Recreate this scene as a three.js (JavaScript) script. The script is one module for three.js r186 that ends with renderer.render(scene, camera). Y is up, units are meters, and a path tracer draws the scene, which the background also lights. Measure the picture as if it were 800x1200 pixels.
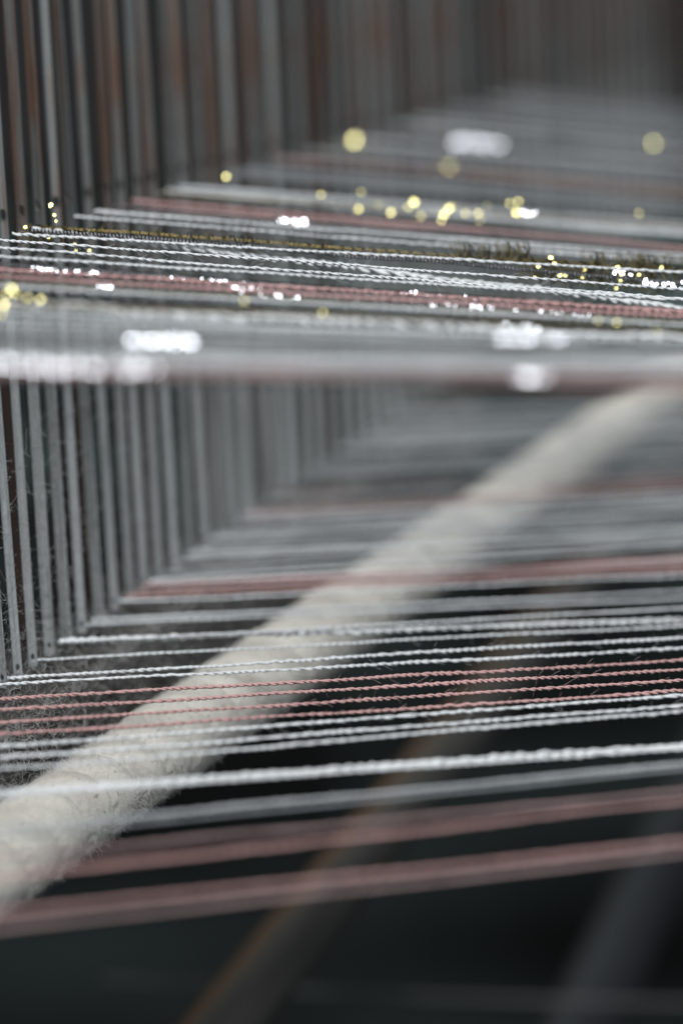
import * as THREE from 'three';
import { RoundedBoxGeometry } from 'three/addons/geometries/RoundedBoxGeometry.js';
import { RectAreaLightUniformsLib } from 'three/addons/lights/RectAreaLightUniformsLib.js';
import { mergeGeometries } from 'three/addons/utils/BufferGeometryUtils.js';

// ---------------------------------------------------------------- camera, light, exposure
const scene = new THREE.Scene();
const FOV = 20.4, F = 600 / Math.tan(THREE.MathUtils.degToRad(FOV / 2));      // F in units of the 800 x 1200 frame
const camera = new THREE.PerspectiveCamera(FOV, 682 / 1024, 0.01, 30);
camera.position.set(0, 1.05, 0);
camera.rotation.set(THREE.MathUtils.degToRad(-11.7), 0, 0);
camera.focus = 0.298;
camera.userData.fStop = 12.4;
camera.updateMatrixWorld(true);
scene.add(camera);
scene.background = new THREE.Color(0.022, 0.024, 0.0255);                      // the dim hall round the loom

RectAreaLightUniformsLib.init();
const at = (px, py, z) => camera.localToWorld(new THREE.Vector3((px - 400) / F * z, -(py - 600) / F * z, -z));
const dirOf = (x, y, z) => new THREE.Vector3(x, y, z).transformDirection(camera.matrixWorld);
const centre = at(400, 600, 0.32);
const lampPos = centre.clone().addScaledVector(dirOf(0.04, 0.74, 0.67), 1.25);
const lamp = new THREE.RectAreaLight(new THREE.Color(0.97, 0.985, 1.0), 58, 0.30, 0.30);   // work lamp over the loom
lamp.position.copy(lampPos); lamp.lookAt(centre); lamp.name = 'work_lamp'; scene.add(lamp);
const windowLight = new THREE.RectAreaLight(new THREE.Color(0.86, 0.94, 1.0), 2.0, 1.0, 1.0);  // a window of the hall, to the right behind the camera
windowLight.position.copy(centre).addScaledVector(dirOf(0.75, 0.25, 0.75), 1.5); windowLight.lookAt(centre); windowLight.name = 'hall_window_light'; scene.add(windowLight);

const floorFill = new THREE.RectAreaLight(new THREE.Color(0.90, 1.0, 0.98), 22.0, 2.4, 1.2);   // unseen fill added to brighten the far floor
floorFill.position.set(0.5, 3.0, -8.2); floorFill.lookAt(0.5, 0, -8.2); floorFill.name = 'added_floor_fill'; scene.add(floorFill);

const renderer = new THREE.WebGLRenderer({ antialias: true });
renderer.toneMapping = THREE.LinearToneMapping;
renderer.toneMappingExposure = 1.0;
renderer.shadowMap.enabled = true;

// ---------------------------------------------------------------- helpers
let seed = 12345;
const rnd = () => { seed = (seed + 0x6D2B79F5) | 0; let t = Math.imul(seed ^ (seed >>> 15), 1 | seed); t = (t + Math.imul(t ^ (t >>> 7), 61 | t)) ^ t; return ((t ^ (t >>> 14)) >>> 0) / 4294967296; };
const rr = (a, b) => a + (b - a) * rnd();
const gauss = () => (rnd() + rnd() + rnd() + rnd() - 2) * 1.0;
const hash = (i) => { let x = Math.sin(i * 127.1 + 311.7) * 43758.5453; return x - Math.floor(x); };
const vnoise = (x, s = 0) => { const i = Math.floor(x), f = x - i, u = f * f * (3 - 2 * f); return (hash(i + s * 57.3) * (1 - u) + hash(i + 1 + s * 57.3) * u) * 2 - 1; };
const hash2 = (i, j, s) => { let x = Math.sin(i * 127.1 + j * 269.5 + s * 74.7) * 43758.5453; return x - Math.floor(x); };
const noise2 = (x, y, s) => { const i = Math.floor(x), j = Math.floor(y), fx = x - i, fy = y - j, u = fx * fx * (3 - 2 * fx), v = fy * fy * (3 - 2 * fy); return (hash2(i, j, s) * (1 - u) + hash2(i + 1, j, s) * u) * (1 - v) + (hash2(i, j + 1, s) * (1 - u) + hash2(i + 1, j + 1, s) * u) * v; };
const used = {};
function numbered(n) { const k = used[n] = (used[n] ?? -1) + 1; return k ? `${n}_${String(k).padStart(3, '0')}` : n; }
function tag(o, label, category, group, kind) { if (label) o.userData.label = label; if (category) o.userData.category = category; if (group) o.userData.group = group; if (kind) o.userData.kind = kind; return o; }
function thing(name, p, label, category, group) { const o = new THREE.Group(); o.name = numbered(name); o.position.copy(p); scene.add(o); return tag(o, label, category, group); }
function part(name, g, m, parent, kind) { const o = new THREE.Mesh(g, m); o.name = name; o.castShadow = o.receiveShadow = true; parent.add(o); if (kind) o.userData.kind = kind; return o; }
class MB {                                                                    // collects triangles
  constructor() { this.p = []; this.n = []; this.i = []; }
  tube(path, n, radius, radial, u, v) {                                       // path(k) -> Vector3, fixed ring axes u and v
    const b = this.p.length / 3, c = new THREE.Vector3();
    for (let k = 0; k <= n; k++) {
      path(k / n, c); const r = typeof radius === 'number' ? radius : radius(k / n);
      for (let j = 0; j < radial; j++) {
        const a = j / radial * Math.PI * 2, cu = Math.cos(a), sv = Math.sin(a);
        const nx = u.x * cu + v.x * sv, ny = u.y * cu + v.y * sv, nz = u.z * cu + v.z * sv;
        this.p.push(c.x + nx * r, c.y + ny * r, c.z + nz * r); this.n.push(nx, ny, nz);
      }
    }
    for (let k = 0; k < n; k++) for (let j = 0; j < radial; j++) {
      const a = b + k * radial + j, d = b + k * radial + (j + 1) % radial;
      this.i.push(a, d, a + radial, d, d + radial, a + radial);
    }
  }
  quad(c, n, size, asp = 1) {                                                 // a small foil facet
    const t = new THREE.Vector3(rnd() - .5, rnd() - .5, rnd() - .5).cross(n).normalize(), s = n.clone().cross(t), b = this.p.length / 3, K = 7;
    for (let j = 0; j < K; j++) { const a = j / K * Math.PI * 2, p = c.clone().addScaledVector(t, Math.cos(a) * size * .5 * asp).addScaledVector(s, Math.sin(a) * size * .5); this.p.push(p.x, p.y, p.z); this.n.push(n.x, n.y, n.z); }
    for (let j = 1; j < K - 1; j++) this.i.push(b, b + j, b + j + 1);
  }
  geo() {
    const g = new THREE.BufferGeometry();
    g.setAttribute('position', new THREE.Float32BufferAttribute(this.p, 3)); g.setAttribute('normal', new THREE.Float32BufferAttribute(this.n, 3)); g.setIndex(this.i); return g;
  }
}
const lin = (r, g, b) => new THREE.Color().setRGB(r, g, b);
const std = (c, rough, metal = 0, more = {}) => new THREE.MeshStandardMaterial({ color: c, roughness: rough, metalness: metal, side: THREE.DoubleSide, ...more });
const dataTex = (w, h, fn, srgb = true) => {
  const d = new Uint8Array(w * h * 4);
  for (let y = 0; y < h; y++) for (let x = 0; x < w; x++) { const c = fn(x / w, y / h), i = (y * w + x) * 4; for (let k = 0; k < 3; k++) d[i + k] = Math.max(0, Math.min(255, (srgb ? Math.pow(Math.max(0, c[k]), 1 / 2.2) : c[k]) * 255)); d[i + 3] = 255; }
  const t = new THREE.DataTexture(d, w, h); t.magFilter = t.minFilter = THREE.LinearFilter; t.wrapS = t.wrapT = THREE.RepeatWrapping; if (srgb) t.colorSpace = THREE.SRGBColorSpace; t.needsUpdate = true; return t;
};

// The harness row and the yarns share these directions (pixels of the frame -> 3-D): rows run to one far point, yarns lean away to the right.
const VX = 1300, VY = -90, Z0 = 0.3;
const zRow = (a) => Z0 * VX / (VX - a);
const UP0 = 279, LO0 = 800, SU = (UP0 - VY) / VX, SL = (LO0 - VY) / VX;
const rowU = (a) => UP0 - SU * a, rowL = (a) => LO0 - SL * a;
const W = at(0, LO0, Z0).sub(at(VX - 1, LO0 + (VY - LO0) * (VX - 1) / VX, zRow(VX - 1))).normalize().negate();   // along the row, away
const RECEDE_UPPER = 0.07, RECEDE_LOWER = 0.20;

// ---------------------------------------------------------------- setting
{
  const tex = dataTex(512, 512, (u, v) => { const n = 1.2 * (noise2(u * 9, v * 9, 1) - .35) + 0.15 * noise2(u * 32, v * 32, 2) + 0.1 * noise2(u * 120, v * 120, 3); const k = Math.max(.12, 0.1 + 1.3 * n); return [0.058 * k, 0.071 * k, 0.072 * k]; });
  tex.repeat.set(6, 6);
  const g = new THREE.PlaneGeometry(16, 16, 8, 8); g.rotateX(-Math.PI / 2);
  const f = part('floor', g, new THREE.MeshPhysicalMaterial({ map: tex, roughness: 1, specularIntensity: 0.05 }), scene); f.position.set(0, 0, -4); tag(f, 'dark hall floor lost in shade under the loom', 'floor', null, 'structure');
}

// ---------------------------------------------------------------- heddles
const bladeTex = [0, 1, 2, 3, 4, 5].map((s) => {
  const rust = [0.15, 1.05, 0.3, 0.6, 1.25, 0.22][s], tone = [1.45, .95, 1.05, 1.3, .95, 1.6][s], H = 1024;
  return dataTex(64, H, (u, v) => {                                           // v 0 at the foot, 1 at the top
    const streak = noise2(u * 9, v * 5, s) * .6 + noise2(u * 22, v * 40, s + 9) * .4, grain = noise2(u * 60, v * 900, s + 3);
    let k = 0.45 + 0.9 * streak + 0.35 * (grain - .5);
    k *= tone; let c = [0.112 * k, 0.120 * k, 0.119 * k];
    const patch = Math.min(1, Math.max(0, (noise2(u * 3.2 + s * 7, v * 14, s + 20) + rust * .55 - .72) * 3.2)) * Math.min(1, Math.max(0, (v - .3) * 4));
    const rc = [0.115 * k, 0.061 * k, 0.038 * k];
    c = c.map((x, i) => x * (1 - patch * .85) + rc[i] * patch * .85);
    const dustAndLight = Math.max(0, 1 - v / .50) ** .8 * (.45 + .8 * noise2(u * 26, v * 300, s + 30)) * (.6 + .6 * noise2(u * 4, v * 16, s + 31));     // pale lint dust, thicker towards the foot, with the stronger light there painted in
    if (noise2(u * 30 + v * 6, v * 26, s + 41) > .955) c = c.map((x) => x * 2.6);
    const q = Math.min(.9, dustAndLight), dc = [0.44, 0.46, 0.46];
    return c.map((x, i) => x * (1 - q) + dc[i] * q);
  });
});
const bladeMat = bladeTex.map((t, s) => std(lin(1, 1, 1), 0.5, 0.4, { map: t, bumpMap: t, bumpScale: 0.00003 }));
const rustTex = [0, 1, 2].map((s) => dataTex(64, 512, (u, v) => { const k = .35 + .8 * noise2(u * 6, v * 12, s + 50) + .5 * (noise2(u * 40, v * 300, s + 55) - .5), m = noise2(u * 2, v * 7, s + 60); return m > .6 ? [0.016 * k, 0.015 * k, 0.014 * k] : [0.036 * k, 0.018 * k, 0.012 * k]; }));
const rustMat = rustTex.map((t) => std(lin(1, 1, 1), 0.75, 0.2, { map: t }));
const eyeMat = std(lin(0.16, 0.15, 0.13), 0.4, 0.8);
const LEN = 0.098;
function bladeGeo(w, eyeY, foot, seedN) {                                     // flat steel strip with an oval eye and a small hole at the foot; y 0 at the foot
  const s = new THREE.Shape(), h = w / 2;
  s.moveTo(-h, foot ? h * .5 : 0); s.quadraticCurveTo(-h, 0, 0, 0); s.quadraticCurveTo(h, 0, h, foot ? h * .5 : 0);
  for (let k = 1; k <= 14; k++) s.lineTo(h + vnoise(k * .9, seedN) * .00002, LEN * k / 14);
  for (let k = 14; k >= 1; k--) s.lineTo(-h + vnoise(k * .9, seedN + 5) * .00002, LEN * k / 14);
  s.closePath();
  const hole = (y, rx, ry) => { const p = new THREE.Path(); p.absellipse(0, y, rx, ry, 0, Math.PI * 2, true); s.holes.push(p); };
  if (eyeY) hole(eyeY, .00030, .00062);
  hole(.0011, .00024, .0004);
  const g = new THREE.ExtrudeGeometry(s, { depth: .00024, bevelEnabled: true, bevelSize: .00006, bevelThickness: .00006, bevelSegments: 1, curveSegments: 10 });
  g.translate(0, 0, -.00012);
  const p = g.attributes.position, uv = g.attributes.uv;
  for (let k = 0; k < p.count; k++) uv.setXY(k, p.getX(k) / w + .5, Math.min(.999, p.getY(k) / LEN));
  return g;
}
const ORD = ['first', 'second', 'third', 'fourth', 'fifth', 'sixth', 'seventh', 'eighth', 'ninth', 'tenth', 'eleventh', 'twelfth', 'thirteenth', 'fourteenth', 'fifteenth', 'sixteenth', 'seventeenth', 'eighteenth', 'nineteenth', 'twentieth', 'twenty-first', 'twenty-second', 'twenty-third', 'twenty-fourth', 'twenty-fifth', 'twenty-sixth', 'twenty-seventh', 'twenty-eighth', 'twenty-ninth', 'thirtieth'];
function eyelet(y) { const c = new THREE.CatmullRomCurve3(Array.from({ length: 12 }, (_, k) => new THREE.Vector3(Math.cos(k / 6 * Math.PI) * .00035, y + Math.sin(k / 6 * Math.PI) * .0007, .0002)), true); return new THREE.TubeGeometry(c, 20, .00006, 5, true); }
function orient(o, foot, top, yaw) {
  const y = top.clone().sub(foot).normalize(), toCam = camera.position.clone().sub(foot).normalize(), x = y.clone().cross(toCam).normalize(), z = x.clone().cross(y);
  o.quaternion.setFromRotationMatrix(new THREE.Matrix4().makeBasis(x, y, z)).multiply(new THREE.Quaternion().setFromAxisAngle(new THREE.Vector3(0, 1, 0), yaw));
}
function fibreGeo(n, spread) {                                                // curly lint fibres in a box of size spread, local axes
  const m = new MB(), X = new THREE.Vector3(1, 0, 0), Y = new THREE.Vector3(0, 1, 0), Z = new THREE.Vector3(0, 0, 1);
  for (let k = 0; k < n; k++) {
    const a = new THREE.Vector3(spread.x * (rnd() < .5 ? -1 : 1) * rr(.6, 1.0), rnd() ** 2 * spread.y, rr(-1, 1) * spread.z), d = new THREE.Vector3(gauss(), gauss(), gauss()).normalize(), e = new THREE.Vector3(gauss(), gauss(), gauss()).normalize(), L = rr(.0005, .0022);
    m.tube((t, c) => c.copy(a).addScaledVector(d, L * (t - .3)).addScaledVector(e, L * .55 * Math.sin(t * 5)), 6, .000014, 3, Math.abs(d.y) > .7 ? X : Y, Math.abs(d.z) > .7 ? X : Z);
  }
  return m.geo();
}
const lintMat = std(lin(0.62, 0.63, 0.62), 1);
{
  const geos = [];                                                            // shared strip shapes: the eye stands at one height on the harness, so its place on the strip varies slightly
  let px = 4, k = 0;
  while (px < 790) {
    const z = zRow(px), foot = at(px, rowL(px) + 9 * Z0 / z, z), lean = 0.072 - 0.04 * Math.min(1, px / 600) + rr(-.007, .007), top = at(px - 900 * Z0 / z * lean, rowL(px) - 900 * Z0 / z, z);
    const eyeY = (rowL(px) - rowU(px) + 17 * Z0 / z + 9 * Z0 / z) / F * z, key = Math.round(hash(k + 3) * 3);
    geos[key] ??= bladeGeo([.00096, .00106, .00088, .00112][key], eyeY, true, key);
    const near = px < 230;
    const label = k < 20 ? `dusty steel heddle, ${ORD[k]} from the left edge in the front row` : 'out of focus steel heddle in the far part of the front row';
    const t = thing('heddle', foot, label, 'heddle', k < 20 ? 'heddles of the front row' : 'far heddles of the front row');
    orient(t, foot, top, rr(-.5, .25));
    const variant = [0, 4, 5, 1, 3, 5, 2, 0, 4, 3, 5, 1, 0, 3][k % 14];
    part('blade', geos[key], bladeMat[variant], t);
    if (near) { part('eyelet', eyelet(eyeY), eyeMat, t); part('lint_fuzz', fibreGeo(px < 120 ? 90 : 40, new THREE.Vector3(.00065, .026, .0003)), lintMat, t, 'stuff'); }
    px += (18.8 + rr(-2.2, 2.2)) * (1 - px / 1300 * .55); k++;
  }
  // second row: rusty strips a little behind, seen in the gaps
  const back = [0, 1].map((s) => bladeGeo([.0014, .0012][s], 0, true, s + 11));
  px = -2; k = 0;
  while (px < 860) {
    const z = zRow(px) + .012, foot = at(px, rowL(px) - 18 * Z0 / z, z), top = at(px - 900 * Z0 / z * (.075 - .04 * px / 700), rowL(px) - 920 * Z0 / z, z);
    const label = k < 12 ? `rusty brown heddle strip of the back row, ${ORD[k]} from the left edge` : 'blurred rusty heddle strip far along the back row';
    const t = thing('rusty_heddle', foot, label, 'heddle', k < 12 ? 'rusty heddles of the back row' : 'far rusty heddles of the back row');
    orient(t, foot, top, rr(-.1, .5));
    part('blade', back[k % 2], rustMat[(k * 7) % 3], t);
    px += (25 + rr(-5, 6)) * (1 - px / 1300 * .8); k++;
  }
}

// ---------------------------------------------------------------- lint-covered ledge under the heddles
{
  const a = at(-260, rowL(-260) + 95, zRow(-260) + .006), b = at(520, rowL(520) + 95 * Z0 / zRow(520), zRow(520) + .006), mid = a.clone().add(b).multiplyScalar(.5), L = a.distanceTo(b);
  const t = thing('harness_ledge', mid, 'dark ledge thick with grey lint below the feet of the heddles', 'ledge');
  const z = b.clone().sub(a).normalize(), x = z.clone().cross(dirOf(0, 1, 0)).normalize().negate(), y = z.clone().cross(x);
  t.quaternion.setFromRotationMatrix(new THREE.Matrix4().makeBasis(x, y, z));
  const tex = dataTex(256, 256, (u, v) => { const k = .4 + 1.0 * noise2(u * 20, v * 20, 70) * noise2(u * 70, v * 70, 71) + .3 * noise2(u * 6, v * 6, 72); return [.055 * k, .05 * k, .046 * k]; });
  part('bar', new RoundedBoxGeometry(.012, .0125, L, 3, .002), std(lin(1, 1, 1), .95, 0, { map: tex }), t);
  const m = new MB(), X = new THREE.Vector3(1, 0, 0), Y = new THREE.Vector3(0, 1, 0), Z = new THREE.Vector3(0, 0, 1);
  for (let k = 0; k < 9; k++) {                                               // nine fibre shapes joined below by instancing
    void k;
  }
  const one = new MB(); { const d = Z; one.tube((s, c) => c.set(Math.sin(s * 4) * .28, Math.sin(s * 2.6 + 1) * .22, s - .5), 6, .02, 3, X, Y); }
  const N = 26000, im = new THREE.InstancedMesh(one.geo(), std(lin(.5, .5, .49), 1), N); im.name = 'lint'; im.userData.kind = 'stuff';
  const q = new THREE.Quaternion(), M = new THREE.Matrix4(), P = new THREE.Vector3(), S = new THREE.Vector3(), col = new THREE.Color();
  for (let k = 0; k < N; k++) {
    q.set(gauss(), gauss(), gauss(), gauss()).normalize();
    const zz = -L / 2 + L * rnd() ** 1.5, face = rnd();
    if (face < .5) P.set(-.006 - rnd() ** 3 * .0016, .00625 - rnd() ** 1.6 * .0125, zz); else if (face < .85) P.set(rr(-.006, .006), .0062 + rnd() ** 2.5 * .003, zz); else P.set(.006 + rnd() ** 3 * .001, rr(-.006, .006), zz);
    const s = rr(.0004, .0016); S.set(s, s, s); M.compose(P, q, S); im.setMatrixAt(k, M);
    const g = rr(.35, 1.3); col.setRGB(g, g, g * .98); im.setColorAt(k, col);
  }
  t.add(im);
}

// ---------------------------------------------------------------- the cloth-wrapped roller, and rods below
function axisLine(px, py, z, pa, pb, vy = VY, vx = VX) {                                        // a line along the row direction through a point; ends at frame columns pa, pb
  const p = (a) => { const zz = z * (vx - px) / (vx - a); return at(a, py + (vy - py) * (a - px) / (vx - px), zz); };
  return [p(pa), p(pb)];
}
const axisFrame = (a, b) => { const z = b.clone().sub(a).normalize(), x = dirOf(0, 1, 0).cross(z).normalize(), y = z.clone().cross(x); return new THREE.Matrix4().makeBasis(x, y, z); };
{
  const [a, b] = axisLine(150, 903, .306, -430, 1080, -261, 1800), L = a.distanceTo(b), R = .0046;
  const t = thing('wrapped_roller', a, 'round bar wrapped in fuzzy cream cloth, slanting below the lower yarns', 'roller');
  t.quaternion.setFromRotationMatrix(axisFrame(a, b));
  const NS = Math.round(L / .00035), NR = 72, P = [], U = [], I = [], pitch = .0062;
  for (let i = 0; i <= NS; i++) for (let j = 0; j <= NR; j++) {
    const s = i / NS * L, th = j / NR * Math.PI * 2; let ph = (s + .0008 * vnoise(s * 150, 3)) / pitch - j / NR; ph -= Math.floor(ph);
    const turn = Math.floor((s / pitch) - j / NR), bulge = Math.pow(Math.sin(Math.PI * Math.min(1, .12 + ph * .95)), .45), jn = j % NR;
    const r = R * (1 + .05 * vnoise(s * 60, 8)) - .00042 + .00062 * bulge * (.7 + .5 * hash(turn)) - (ph < .05 ? .00026 : 0) + .00010 * (noise2(jn * .6, s * 2500, 4) - .5) + .00012 * (noise2(jn * .16, s * 330, 5) - .5);
    P.push(Math.cos(th) * r, Math.sin(th) * r, s); U.push(j / NR, s / .031);
  }
  for (let i = 0; i < NS; i++) for (let j = 0; j < NR; j++) { const q = i * (NR + 1) + j; I.push(q, q + 1, q + NR + 1, q + 1, q + NR + 2, q + NR + 1); }
  const g = new THREE.BufferGeometry(); g.setAttribute('position', new THREE.Float32BufferAttribute(P, 3)); g.setAttribute('uv', new THREE.Float32BufferAttribute(U, 2)); g.setIndex(I); g.computeVertexNormals();
  const tex = dataTex(1024, 1024, (u, v) => { const w = .5 + .5 * Math.sin(u * 6.2832 * 110) * Math.sin(v * 6.2832 * 110), st = noise2(u * 7, v * 9, 80), fl = noise2(u * 130, v * 130, 81); const k = .86 + .10 * w + .12 * (fl - .5) - .22 * Math.max(0, st - .55) - (noise2(u * 60, v * 60, 83) > .93 ? .4 : 0); return [.68 * k, .65 * k, .585 * k]; });
  part('cloth_wrap', g, std(lin(1, 1, 1), .95, 0, { map: tex, bumpMap: tex, bumpScale: .00006 }), t);
  const one = new MB(), X = new THREE.Vector3(1, 0, 0), Y = new THREE.Vector3(0, 1, 0); one.tube((s, c) => c.set(s * .55 * s, .25 * Math.sin(s * 3.2), s), 5, (s) => .018 * (1 - .6 * s), 3, X, Y);
  const N = 80000, im = new THREE.InstancedMesh(one.geo(), std(lin(.82, .81, .77), 1), N); im.name = 'cloth_fuzz'; im.userData.kind = 'stuff';
  const q = new THREE.Quaternion(), q2 = new THREE.Quaternion(), M = new THREE.Matrix4(), V = new THREE.Vector3(), S = new THREE.Vector3(), O = new THREE.Vector3(), Z = new THREE.Vector3(0, 0, 1);
  for (let k = 0; k < N; k++) {
    const s = .02 + rnd() * .17, th = rnd() * Math.PI * 2; O.set(Math.cos(th), Math.sin(th), 0);
    q.setFromUnitVectors(Z, V.copy(O).add(new THREE.Vector3(gauss(), gauss(), gauss()).multiplyScalar(.9)).normalize()); q2.setFromAxisAngle(Z, rnd() * 6.28); q.multiply(q2);
    const L1 = rr(.00022, .00055) * (rnd() < .12 ? 1.9 : 1); S.set(L1, L1, L1); M.compose(V.copy(O).multiplyScalar(R * .985).setZ(s), q, S); im.setMatrixAt(k, M);
  }
  t.add(im);
}
function rod(name, label, px, py, z, r, m, capM, sides) {
  const [a, b] = axisLine(px, py, z, px - 420, px + 420), L = a.distanceTo(b), t = thing(name, a, label, 'rod');
  t.quaternion.setFromRotationMatrix(axisFrame(a, b));
  const g = new THREE.CylinderGeometry(r, r, L, sides, 40); g.rotateX(Math.PI / 2); g.translate(0, 0, L / 2); part('shaft', g, m, t);
  for (let k = 0; k < 2; k++) { const c = new THREE.CylinderGeometry(r * 1.12, r * 1.12, r * 1.6, sides); c.rotateX(Math.PI / 2); c.translate(0, 0, k ? L : 0); part('end_collar', c, capM, t); }
}
const rodTex = dataTex(256, 256, (u, v) => { const side = Math.max(0, 1 - Math.abs(u - .44) * 9), rust = Math.max(0, Math.min(1, side * (.6 + noise2(u * 5, v * 3, 90)))), k = .7 + .5 * noise2(u * 40, v * 40, 91); return [(.060 + .055 * rust) * k, (.058 + .0 * rust) * k, (.052 - .03 * rust) * k]; });
rod('brown_rod', 'rusty brown metal rod blurred in the dark under the wrapped roller', 400, 1030, .43, .0047, std(lin(1, 1, 1), .75, .2, { map: rodTex }), std(lin(.04, .03, .025), .7, .3), 28);
rod('grey_rod', 'dark bluish grey rod at the lower right, under the near pink yarns', 742, 1075, .56, .0066, std(lin(.020, .023, .027), .7, .2), std(lin(.03, .03, .03), .6, .3), 28);

{
  const A = at(120, 1148, .47), B = at(1000, 1176, .49), d = B.clone().sub(A), L = d.length(), b = new MB(); d.normalize();
  const u = dirOf(0, 1, 0), v = d.clone().cross(u);
  b.tube((q, c) => c.copy(d).multiplyScalar(q * L).addScaledVector(u, -.0012 * Math.sin(q * Math.PI)), 24, .0005, 8, u, v);
  tag(part('slack_wire', b.geo(), std(lin(.09, .09, .09), .7, .2), scene), 'faint thin grey wire crossing the dark near the bottom of the photo', 'wire').position.copy(A);
}

// ---------------------------------------------------------------- yarns
const M = {
  white: std(lin(.74, .76, .77), .85, 0), soft: std(lin(.62, .645, .66), .9, 0), grey: std(lin(.36, .385, .40), .9, 0), pale: std(lin(.80, .82, .83), .85, 0),
  pink: std(lin(.60, .362, .345), .88, 0), dusty: std(lin(.48, .34, .335), .9, 0), olive: std(lin(.22, .21, .165), .8, .0),
  silver: std(lin(.86, .88, .93), .38, 1), gold: std(lin(.89, .80, .33), .42, 1), darkgold: std(lin(.23, .175, .065), .4, .9), core: std(lin(.50, .51, .53), .8, 0), goldWire: std(lin(.36, .29, .12), .45, .7), fibre: std(lin(.72, .73, .73), 1), pinkFibre: std(lin(.70, .50, .48), 1), film: std(lin(.74, .75, .79), .28, .35),
};
function layout(upper, y0, y1) {                                              // y0, y1: height of the yarn where it crosses the left and right edge of the frame
  const m = (y1 - y0) / 800, R0 = upper ? UP0 : LO0, S = upper ? SU : SL, a = Math.max(-900, (R0 - y0) / (m + S)), ya = y0 + m * a, z0 = zRow(a) - (upper ? .0006 : 0);
  const A = at(a, ya, z0), X0 = (a - 400) / F * z0, k1 = upper ? RECEDE_UPPER : RECEDE_LOWER, zR = (z0 - k1 * X0) / (1 - k1 * 400 / F), B = at(800, y1, zR);
  const end = A.clone().add(B.clone().sub(A).multiplyScalar(1 + 260 / (800 - a)));
  const d = end.clone().sub(A), L = d.length(); d.normalize();
  const up = dirOf(0, 1, 0), u = up.clone().addScaledVector(d, -up.dot(d)).normalize(), v = d.clone().cross(u);
  // parameter (metres along the yarn) of a frame column
  const local = camera.worldToLocal(A.clone()), ld = d.clone().transformDirection(camera.matrixWorldInverse);
  const sAt = (px) => { const q = (px - 400) / F; return (-q * local.z - local.x) / (ld.x + q * ld.z); };
  return { a, A, d, L, u, v, sAt, zAt: (px) => -(local.z + ld.z * sAt(px)), y: (px) => y0 + m * px };
}
const seedOf = { n: 0 };
function wander(id, amp) { return (s, c, u, v) => c.addScaledVector(u, amp * (vnoise(s * 90, id) + .4 * vnoise(s * 310, id + .5))).addScaledVector(v, amp * vnoise(s * 80, id + 7)); }
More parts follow.
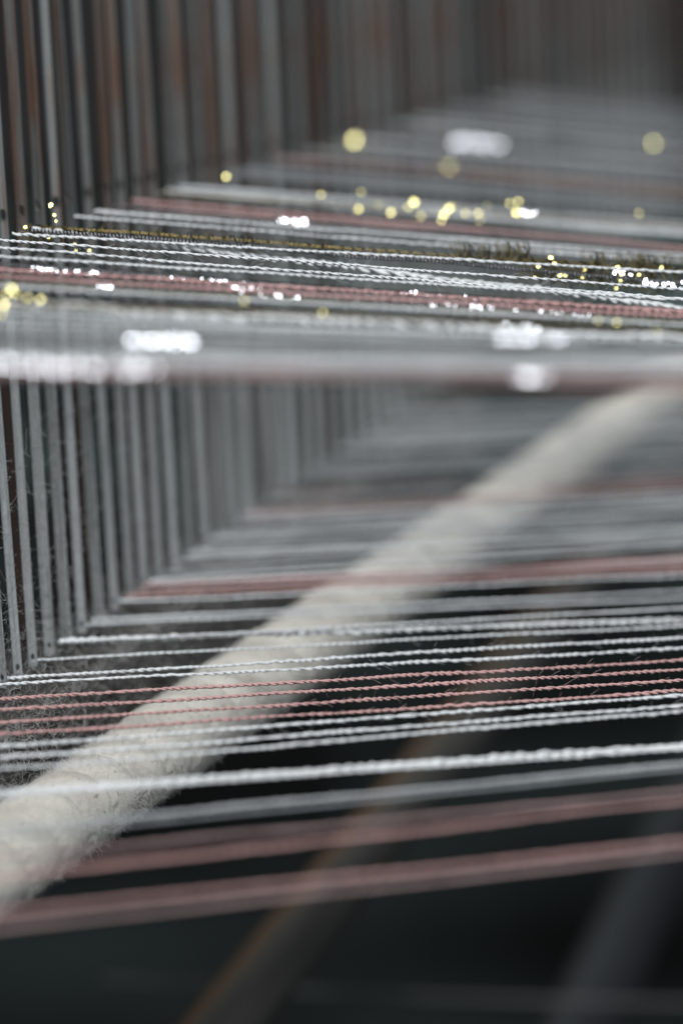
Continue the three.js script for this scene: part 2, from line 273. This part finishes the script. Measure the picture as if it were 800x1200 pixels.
function yarn(upper, kind, y0, y1, label, group, opt = {}) {
  y0 += rr(-1.2, 1.2); y1 += rr(-1.2, 1.2);
  const l = layout(upper, y0, y1), id = ++seedOf.n, zl = l.zAt(Math.max(0, l.a)), zr = l.zAt(800), blur = Math.min(Math.abs(1 / zl - 1 / .298), Math.abs(1 / zr - 1 / .298)) * 25.3, fine = blur < 5;
  const NAME = { white: 'white_yarn', pair: 'white_yarn', crimp: 'crimped_yarn', soft: 'white_yarn', grey: 'grey_yarn', veil: 'grey_yarn', pink: 'pink_yarn', dusty: 'pink_yarn', olive: 'olive_yarn', silver: 'silver_yarn', gold: 'gold_yarn' };
  const t = thing(NAME[kind], l.A, label, 'yarn', group), w = wander(id, (opt.amp ?? .00005) * rr(.8, 2.4));
  const base = (s, c) => { c.copy(l.d).multiplyScalar(s); w(s, c, l.u, l.v); return c; };
  const twist = (r, rh, pitch, n, mat, name = 'ply') => {
    const seg = Math.round(l.L / pitch * (fine ? 9 : 5)), plies = [];
    for (let k = 0; k < n; k++) {
      const b = new MB();
      b.tube((q, c) => { const s = q * l.L, th = s / pitch * 6.2832 + k * 6.2832 / n + 3.2 * vnoise(s * 170, id + 2) + .8 * vnoise(s * 700, id + 12), h = rh * (1 + .5 * vnoise(s * 330, id + k * 3)); base(s, c).addScaledVector(l.u, Math.cos(th) * h).addScaledVector(l.v, Math.sin(th) * h); },
        seg, (q) => r * (1 + .26 * vnoise(q * l.L * 620, id + k * 11) + .22 * vnoise(q * l.L * 150, id + k * 17) + .12 * vnoise(q * l.L * 2600, id + k * 5) + (fine && vnoise(q * l.L * 90, id + k + 40) > .8 ? .4 : 0)), fine ? 7 : 5, l.u, l.v);
      plies.push(b);
    }
    if (fine) plies.forEach((b) => part(name, b.geo(), mat, t));
    else part('strand', mergeGeometries(plies.map((b) => b.geo())), mat, t, n > 1 ? 'stuff' : undefined);
  };
  const hairs = (n, mat, len = .0012) => {
    const b = new MB(); n = Math.round(n * l.L / .1);
    for (let k = 0; k < n; k++) {
      const s = rnd() * l.L, th = rnd() * 6.28, c0 = base(s, new THREE.Vector3()), o = l.u.clone().multiplyScalar(Math.cos(th)).addScaledVector(l.v, Math.sin(th)), e = l.d.clone().multiplyScalar(rr(-1, 1)).addScaledVector(l.u, gauss() * .5), L = len * rr(.3, 1.2) * (rnd() < .05 ? 2.2 : 1);
      b.tube((q, c) => c.copy(c0).addScaledVector(o, .00012 + L * .45 * q * (1.3 - q * .6)).addScaledVector(e, L * q), 5, .0000125, 3, l.u, l.v);
    }
    part('stray_fibres', b.geo(), mat, t, 'stuff');
  };
  const foilRibbon = (R, pitch, width, mat, loose = 0) => {                   // flat film wound round the core
    const b = new MB(), n = Math.round(l.L / pitch * 9), c = new THREE.Vector3(), P = [], Nn = [], I = [];
    for (let k = 0; k <= n; k++) {
      const s = k / n * l.L, th = s / pitch * 6.2832 + loose * 2 * vnoise(s * 300, id), rad = R * (1 + loose * (.6 * vnoise(s * 500, id + 4) + (vnoise(s * 55, id + 9) > .25 ? .9 * Math.abs(vnoise(s * 900, id + 6)) : 0)));
      base(s, c); const ox = l.u.clone().multiplyScalar(Math.cos(th)).addScaledVector(l.v, Math.sin(th)), nn = ox.clone().addScaledVector(l.d, .35 * vnoise(s * 700, id + 1)).normalize();
      for (const e of [-1, 1]) { P.push(c.x + ox.x * rad + l.d.x * e * width / 2, c.y + ox.y * rad + l.d.y * e * width / 2, c.z + ox.z * rad + l.d.z * e * width / 2); Nn.push(nn.x, nn.y, nn.z); }
    }
    for (let k = 0; k < n; k++) I.push(2 * k, 2 * k + 1, 2 * k + 2, 2 * k + 1, 2 * k + 3, 2 * k + 2);
    b.p = P; b.n = Nn; b.i = I; part('foil', b.geo(), mat, t);
  };
  switch (kind) {
    case 'white': twist(.000105, .000068, rr(.0016, .0024), 2, M.white); if (fine) hairs(190, M.fibre); break;
    case 'pair': twist(.000116, .00008, rr(.0016, .0024), 2, M.pale); if (fine) hairs(180, M.fibre); break;
    case 'soft': twist(.00012, .00010, .0014, 2, M.soft); break;
    case 'grey': twist(.000095, .00008, .0013, 2, M.grey); break;
    case 'pink': twist(.000116, .000092, rr(.0015, .0021), 2, M.pink); if (fine) hairs(240, M.pinkFibre); break;
    case 'veil': twist(.000075, .00006, .0013, 2, M.soft); break;
    case 'dusty': twist(.0001, .00009, .0014, 2, M.dusty); break;
    case 'olive': twist(.00015, .00012, .0014, 2, M.olive); break;
    case 'crimp': twist(.00021, .00018, rr(.0024, .0034), 2, M.pale); if (fine) hairs(50, M.fibre); break;
    case 'silver': twist(.00009, .00007, .001, 2, M.core); foilRibbon(opt.R ?? .00024, opt.pitch ?? .00040, .00021, M.film); break;
    case 'gold': twist(.00007, .00006, .0009, 2, M.darkgold); foilRibbon(.00022, .0013, .00013, M.darkgold, 1.9); break;
  }
  const glint = (list, mat, jitter = .05) => {                                // film facets turned half-way to the lamp so each glint is set by hand: [column, height, size in frame pixels]
    const b = new MB();
    for (const [px, py, size] of list) {
      const z = l.zAt(px), p = at(px, py, z), n = lampPos.clone().sub(p).normalize().add(camera.position.clone().sub(p).normalize()).normalize();
      n.x += gauss() * jitter; n.y += gauss() * jitter; n.z += gauss() * jitter; n.normalize();
      p.addScaledVector(camera.position.clone().sub(p).normalize(), .00042); b.quad(p.sub(l.A), n, size / F * z, rr(.7, 1.2));
    }
    part('foil_glint', b.geo(), mat, t, 'stuff');
  };
  if (opt.silver) glint(opt.silver.flatMap(([x0, x1, n, size, dy = 0, sp = 3]) => Array.from({ length: n }, () => { const x = rr(x0, x1); return [x, l.y(x) + dy + gauss() * sp, size * rr(.6, 1.3)]; })), M.silver, opt.jit ?? .08);
  if (opt.gold) { const far = blur > 5; glint(opt.gold.filter((_, i) => i % 3 === 0).map(([a, b, c]) => [a, b, c * (far ? .72 : 1)]), M.gold, far ? .08 : .03); glint(opt.gold.filter((_, i) => i % 3).map(([a, b, c]) => [a, b, c * (far ? .66 : 1)]), M.gold, far ? .16 : .06); }
  if (opt.loops) { const b = new MB(); for (const [x0, x1, n, h] of opt.loops) for (let k = 0; k < n; k++) { const px = rr(x0, x1), s = l.sAt(px), c0 = base(s, new THREE.Vector3()), H = h / F * l.zAt(px) * rr(.5, 1.15), dx = rr(-1, 1) * H * .7, w2 = rr(.15, .5) * H; b.tube((q, c) => c.copy(c0).addScaledVector(l.u, H * Math.sin(q * Math.PI) * (rnd() < 0 ? 0 : 1) - H * .15).addScaledVector(l.d, dx * q + w2 * Math.sin(q * 7)).addScaledVector(l.v, w2 * .6 * Math.sin(q * 5 + k)), 12, .000045, 4, l.d, l.v); } part('loose_loop', b.geo(), M.goldWire, t, 'stuff'); }
  return t;
}

// upper sheet, far to near
const tally = {};
const ordinal = (key, text) => { const n = tally[key] = (tally[key] ?? -1) + 1; return n < ORD.length ? text.replace('#', ORD[n]) : text.replace('# ', 'lower '); };
const farU = (y) => y < 138 ? 'grey' : y < 182 ? 'soft' : y < 189 ? null : y < 219 ? 'soft' : y < 231 ? 'dusty' : y < 248 ? 'grey' : y < 260 ? null : y < 282 ? 'pair' : y < 288 ? null : y < 298 ? 'pink' : 'white';
const FU = { grey: '# blurred grey yarn from the top in the far upper sheet', soft: '# blurred pale yarn from the top in the far upper sheet', dusty: '# blurred dusty pink yarn from the top in the far upper sheet', pair: '# thick blurred white yarn in the bright band behind the focused yarns', pink: '# blurred pink yarn just behind the gold looped yarn', white: '# soft white yarn next to the gold looped yarn of the upper sheet' };
const GU = { grey: 'far grey yarns', soft: 'far pale yarns', dusty: 'far dusty pink yarns', pair: 'white yarns of the bright far band', pink: 'pink yarns behind the gold loops', white: 'soft white yarns by the gold loops' };
for (let y1 = 128, k = 0; y1 < 312; y1 += rr(2.8, 7.4), k++) {
  let kind = farU(y1); if (!kind) continue;
  if (kind === 'soft' && rnd() < .3) kind = 'grey';
  if (kind === 'soft' && rnd() < .12) kind = 'dusty';
  const thick = kind === 'soft' && rnd() < .4;
  const a = 600 - (y1 - 128) / (305 - 128) * 500 + rr(-14, 14), ya = rowU(a), m = (y1 - ya) / (800 - a), near = y1 > 262;
  yarn(true, thick ? 'pair' : near && kind === 'pair' && k % 3 ? 'soft' : kind, ya - m * a, y1, ordinal('U' + kind, FU[kind]), GU[kind]);
}
yarn(true, 'silver', 120, 186, 'far silver yarn with a wide soft glint near the top of the upper sheet', null, { silver: [[528, 594, 26, 3, 2, 3]], jit: .16 });
yarn(true, 'gold', 118, 232, 'far gold yarn with three separate large soft sparks', null, { gold: [[415, 165, 11], [416, 161, 6], [525, 195, 9], [765, 168, 8]] });
yarn(true, 'gold', 214, 264, 'gold yarn carrying a long cluster of round blurred sparks', null, { gold: [[265, 207, 6], [376, 228, 5], [423, 225, 6], [420, 245, 7], [443, 240, 8], [458, 249, 7], [485, 237, 8], [478, 243, 5], [493, 253, 7], [520, 251, 8], [526, 244, 8], [531, 242, 6], [517, 258, 5], [545, 250, 5], [570, 241, 6], [560, 250, 7], [562, 258, 5], [607, 236, 6], [597, 238, 5], [605, 249, 8], [748, 250, 6]] });
yarn(true, 'silver', 232, 296, 'silver yarn with one bright white glint behind the focused yarns', null, { silver: [[325, 364, 10, 3.6, 0, 3], [612, 630, 5, 3.5, -30, 5]] });
yarn(true, 'gold', 262, 320, 'dark gold yarn with loose wiry loops and bright flecks', null, { gold: [[60, 240, 4], [59, 242, 3], [64, 252, 3], [66, 259, 2.5], [42, 270, 4], [30, 266, 3], [56, 272, 4], [57, 278, 3.5], [69, 274, 2.5], [88, 287, 4], [89, 294, 4], [105, 294, 4], [118, 275, 3], [630, 312, 4], [645, 302, 5], [649, 309, 4], [655, 322, 5], [662, 322, 4], [648, 318, 3], [626, 325, 3], [682, 324, 4], [685, 316, 3], [723, 313, 4], [728, 321, 5], [727, 328, 4], [721, 338, 4], [748, 322, 3], [775, 314, 4]], loops: [[535, 618, 40, 24], [620, 800, 120, -30], [690, 800, 60, 22], [30, 120, 30, -24], [120, 420, 40, 7]] });
yarn(true, 'silver', 266, 332, 'silver yarn glinting at the right edge beyond the gold loops', null, { silver: [[715, 745, 9, 3, -5, 4], [752, 800, 18, 3.2, 3, 5]] });
yarn(true, 'white', 275, 318, 'fine white yarn in focus, uppermost of the sharp white yarns', null);
yarn(true, 'crimp', 264, 361, 'thick wavy white yarn crossing between the sharp fine yarns', null, { amp: .00012 });
yarn(true, 'white', 282, 339, 'fine sharp white yarn second from the top of the focused group', null);
yarn(true, 'white', 291, 350, 'fine sharp white yarn third from the top of the focused group', null);
yarn(true, 'white', 301, 352, 'lowest fine sharp white yarn, just above the beaded silver and pink yarns', null);
yarn(true, 'silver', 309, 366, 'beaded silver yarn lying along the top of the pink yarns', null, { R: .0003, silver: [[30, 115, 24, 2.2, 2, 2.2], [470, 560, 26, 1.7, 0, 2], [200, 290, 12, 1.6, 0, 1]] });
for (let i = 0; i < 2; i++) yarn(true, 'pink', 316 + i * 8, 366 + i * 6, (i ? 'lower' : 'upper') + ' pink yarn of the sharp pink band in the upper sheet', null);
yarn(true, 'silver', 322, 377, 'beaded silver yarn with bright glints below the pink band', null, { R: .00028, silver: [[108, 130, 10, 3, 6, 2.5], [268, 304, 20, 2.1, -3, 3], [305, 350, 20, 2.0, 3, 2.5], [500, 580, 20, 1.8, -1, 2], [590, 690, 14, 1.5, 0, 1.5]] });
yarn(true, 'olive', 332, 379, 'olive grey yarn under the beaded silver yarn', null);
yarn(true, 'soft', 336, 380, 'soft white yarn beside the olive grey yarn', null);
yarn(true, 'gold', 356, 388, 'near gold yarn with round blurred sparks at the left edge', null, { gold: [[14, 338, 6], [8, 345, 6], [20, 345, 6], [16, 342, 5], [33, 349, 6], [48, 351, 6], [5, 357, 7], [6, 360, 5], [2, 368, 7], [286, 353, 4], [378, 366, 5], [700, 376, 4], [722, 378, 4], [769, 388, 5]] });
yarn(true, 'silver', 346, 392, 'finely serrated silver yarn with a wide glint right of the middle', null, { R: .0003, pitch: .00034, silver: [[585, 635, 14, 2, 1, 2]] });
yarn(true, 'crimp', 356, 400, 'thick soft wavy white yarn below the silver glints', null, { amp: .0001 });
yarn(true, 'soft', 366, 404, 'pale blurred yarn just below the thick soft wavy white one', null, { amp: .0001 });
const nearU = ['soft', 'grey', 'soft', 'grey', 'grey', 'soft', 'grey'];
for (let k = 0; k < 7; k++) yarn(true, nearU[k] === 'soft' ? 'soft' : 'veil', 371 + k * 7.5, 399 + k * 5.2, ordinal('N' + nearU[k], `# blurred ${nearU[k] === 'soft' ? 'pale' : 'grey'} yarn of the near veil under the wavy white yarns`), nearU[k] === 'soft' ? 'pale yarns of the near veil' : 'grey yarns of the near veil');
yarn(true, 'silver', 400, 408, 'near silver yarn with two large white glints left and a long one right', null, { silver: [[153, 184, 13, 3.8, -1, 2.4], [192, 226, 13, 3.8, -1, 2.4], [584, 664, 26, 2.7, -8, 2.4]], R: .0003 });
for (let k = 0; k < 4; k++) yarn(true, k < 2 ? 'dusty' : 'pink', 424 + k * 5, 437 + k * 6, `${ORD[k]} blurred pink yarn from the top in the lowest band of the upper sheet`, 'pink yarns of the lowest near band');
for (let k = 0; k < 2; k++) yarn(true, 'soft', 421 + k * 7, 428 + k * 7, `blurred white yarn at the ${k ? 'middle' : 'upper edge'} of the lowest pink band of the upper sheet`, 'white yarns along the lowest pink band');
yarn(true, 'silver', 440, 450, 'nearest silver yarn, bright along the left and at one spot right', null, { silver: [[-20, 190, 46, 3.2, -10, 4], [602, 640, 11, 3.2, -5, 2]], R: .0003, jit: .08 });

// lower sheet, far to near
const farL = (y) => y < 500 ? 'grey' : y < 512 ? 'soft' : y < 560 ? 'grey' : y < 576 ? 'dusty' : y < 594 ? 'soft' : y < 606 ? null : y < 622 ? 'grey' : y < 640 ? 'soft' : y < 652 ? null : 'pink';
const FL = { grey: '# blurred grey yarn from the top in the far lower sheet', soft: '# blurred pale yarn from the top in the far lower sheet', dusty: '# blurred dusty pink yarn from the top in the far lower sheet', pink: '# soft pink yarn from the top in the pink band across the roller' };
const GL = { grey: 'far grey yarns of the lower sheet', soft: 'far pale yarns of the lower sheet', dusty: 'far dusty pink yarns of the lower sheet', pink: 'pink band across the roller' };
for (let y1 = 462; y1 < 672; y1 += y1 > 650 ? 5.6 : y1 < 600 ? rr(3.4, 6.8) : rr(3.4, 7)) {
  let kind = farL(y1); if (!kind) { if (rnd() < .75) continue; kind = 'grey'; }
  if (kind === 'pink' && rnd() < .45) kind = 'dusty';
  if (kind === 'grey' && rnd() < .3) kind = 'soft';
  const a = (764 - y1) / .64 + (y1 < 655 ? rr(-22, 10) : 0), ya = rowL(a), m = (y1 - ya) / (800 - a);
  yarn(false, kind, ya - m * a, y1, ordinal('L' + kind, FL[kind]), GL[kind]);
}
yarn(false, 'white', 690, 655, 'thin white yarn slanting among the pink band of the lower sheet', null);
const LW = [
  ['pair', 713, 674, 'soft white yarn next below the blurred pink band'], ['soft', 731, 694, 'soft white yarn, upper of a loose pair below the pink band'], ['soft', 737, 703, 'soft white yarn, lower of a loose pair below the pink band'],
  ['white', 757, 713, 'fine white yarn just above the thick wavy white yarn of the lower sheet'], ['crimp', 753, 727, 'thick wavy white yarn in focus in the lower sheet'], ['white', 776, 734, 'fine sharp white yarn just below the thick wavy one'],
  ['pair', 796, 748, 'sharp white yarn, upper of the close pair above the four pink yarns'], ['pair', 803, 760, 'sharp white yarn, lower of the close pair above the four pink yarns'],
  ['pink', 819, 775, 'sharp twisted pink yarn, topmost of four'], ['pink', 831, 785, 'sharp twisted pink yarn, second of four'], ['pink', 847, 797, 'sharp twisted pink yarn, third of four'], ['pink', 860, 809, 'sharp twisted pink yarn, lowest of four'],
  ['pair', 875, 816, 'white yarn just below the four sharp pink yarns'], ['pair', 890, 828, 'white yarn, upper of the double strand under the sharp pink yarns'], ['pair', 901, 833, 'white yarn, lower of the double strand under the sharp pink yarns'],
  ['crimp', 930, 874, 'thick wavy white yarn passing in front of the wrapped roller'], ['pair', 934, 879, 'white yarn lying against the thick wavy yarn over the roller'],
];
for (const [k, a, b, label] of LW) yarn(false, k, a, b, label, null);
for (let k = 0; k < 2; k++) yarn(false, k ? 'grey' : 'soft', 972 + k * 10, 894 + k * 7, `blurred ${k ? 'grey' : 'pale'} yarn above the near pink bands, ${k ? 'lower' : 'upper'} of two`, 'pale yarns above the near pink bands');
for (let k = 0; k < 2; k++) yarn(false, k ? 'pink' : 'dusty', 1006 + k * 22, 925 + k * 15, `blurred pink yarn, ${k ? 'lower' : 'upper'} of the two in the upper near pink band`, 'yarns of the upper near pink band');
for (let k = 0; k < 2; k++) yarn(false, k ? 'dusty' : 'pink', 1070 + k * 16, 988 + k * 11, `blurred pink yarn, ${k ? 'lower' : 'upper'} of the two nearest the camera`, 'yarns of the lowest pink band');

scene.traverse((o) => { if (o.isMesh || o.isInstancedMesh) o.castShadow = o.receiveShadow = true; });
renderer.render(scene, camera);
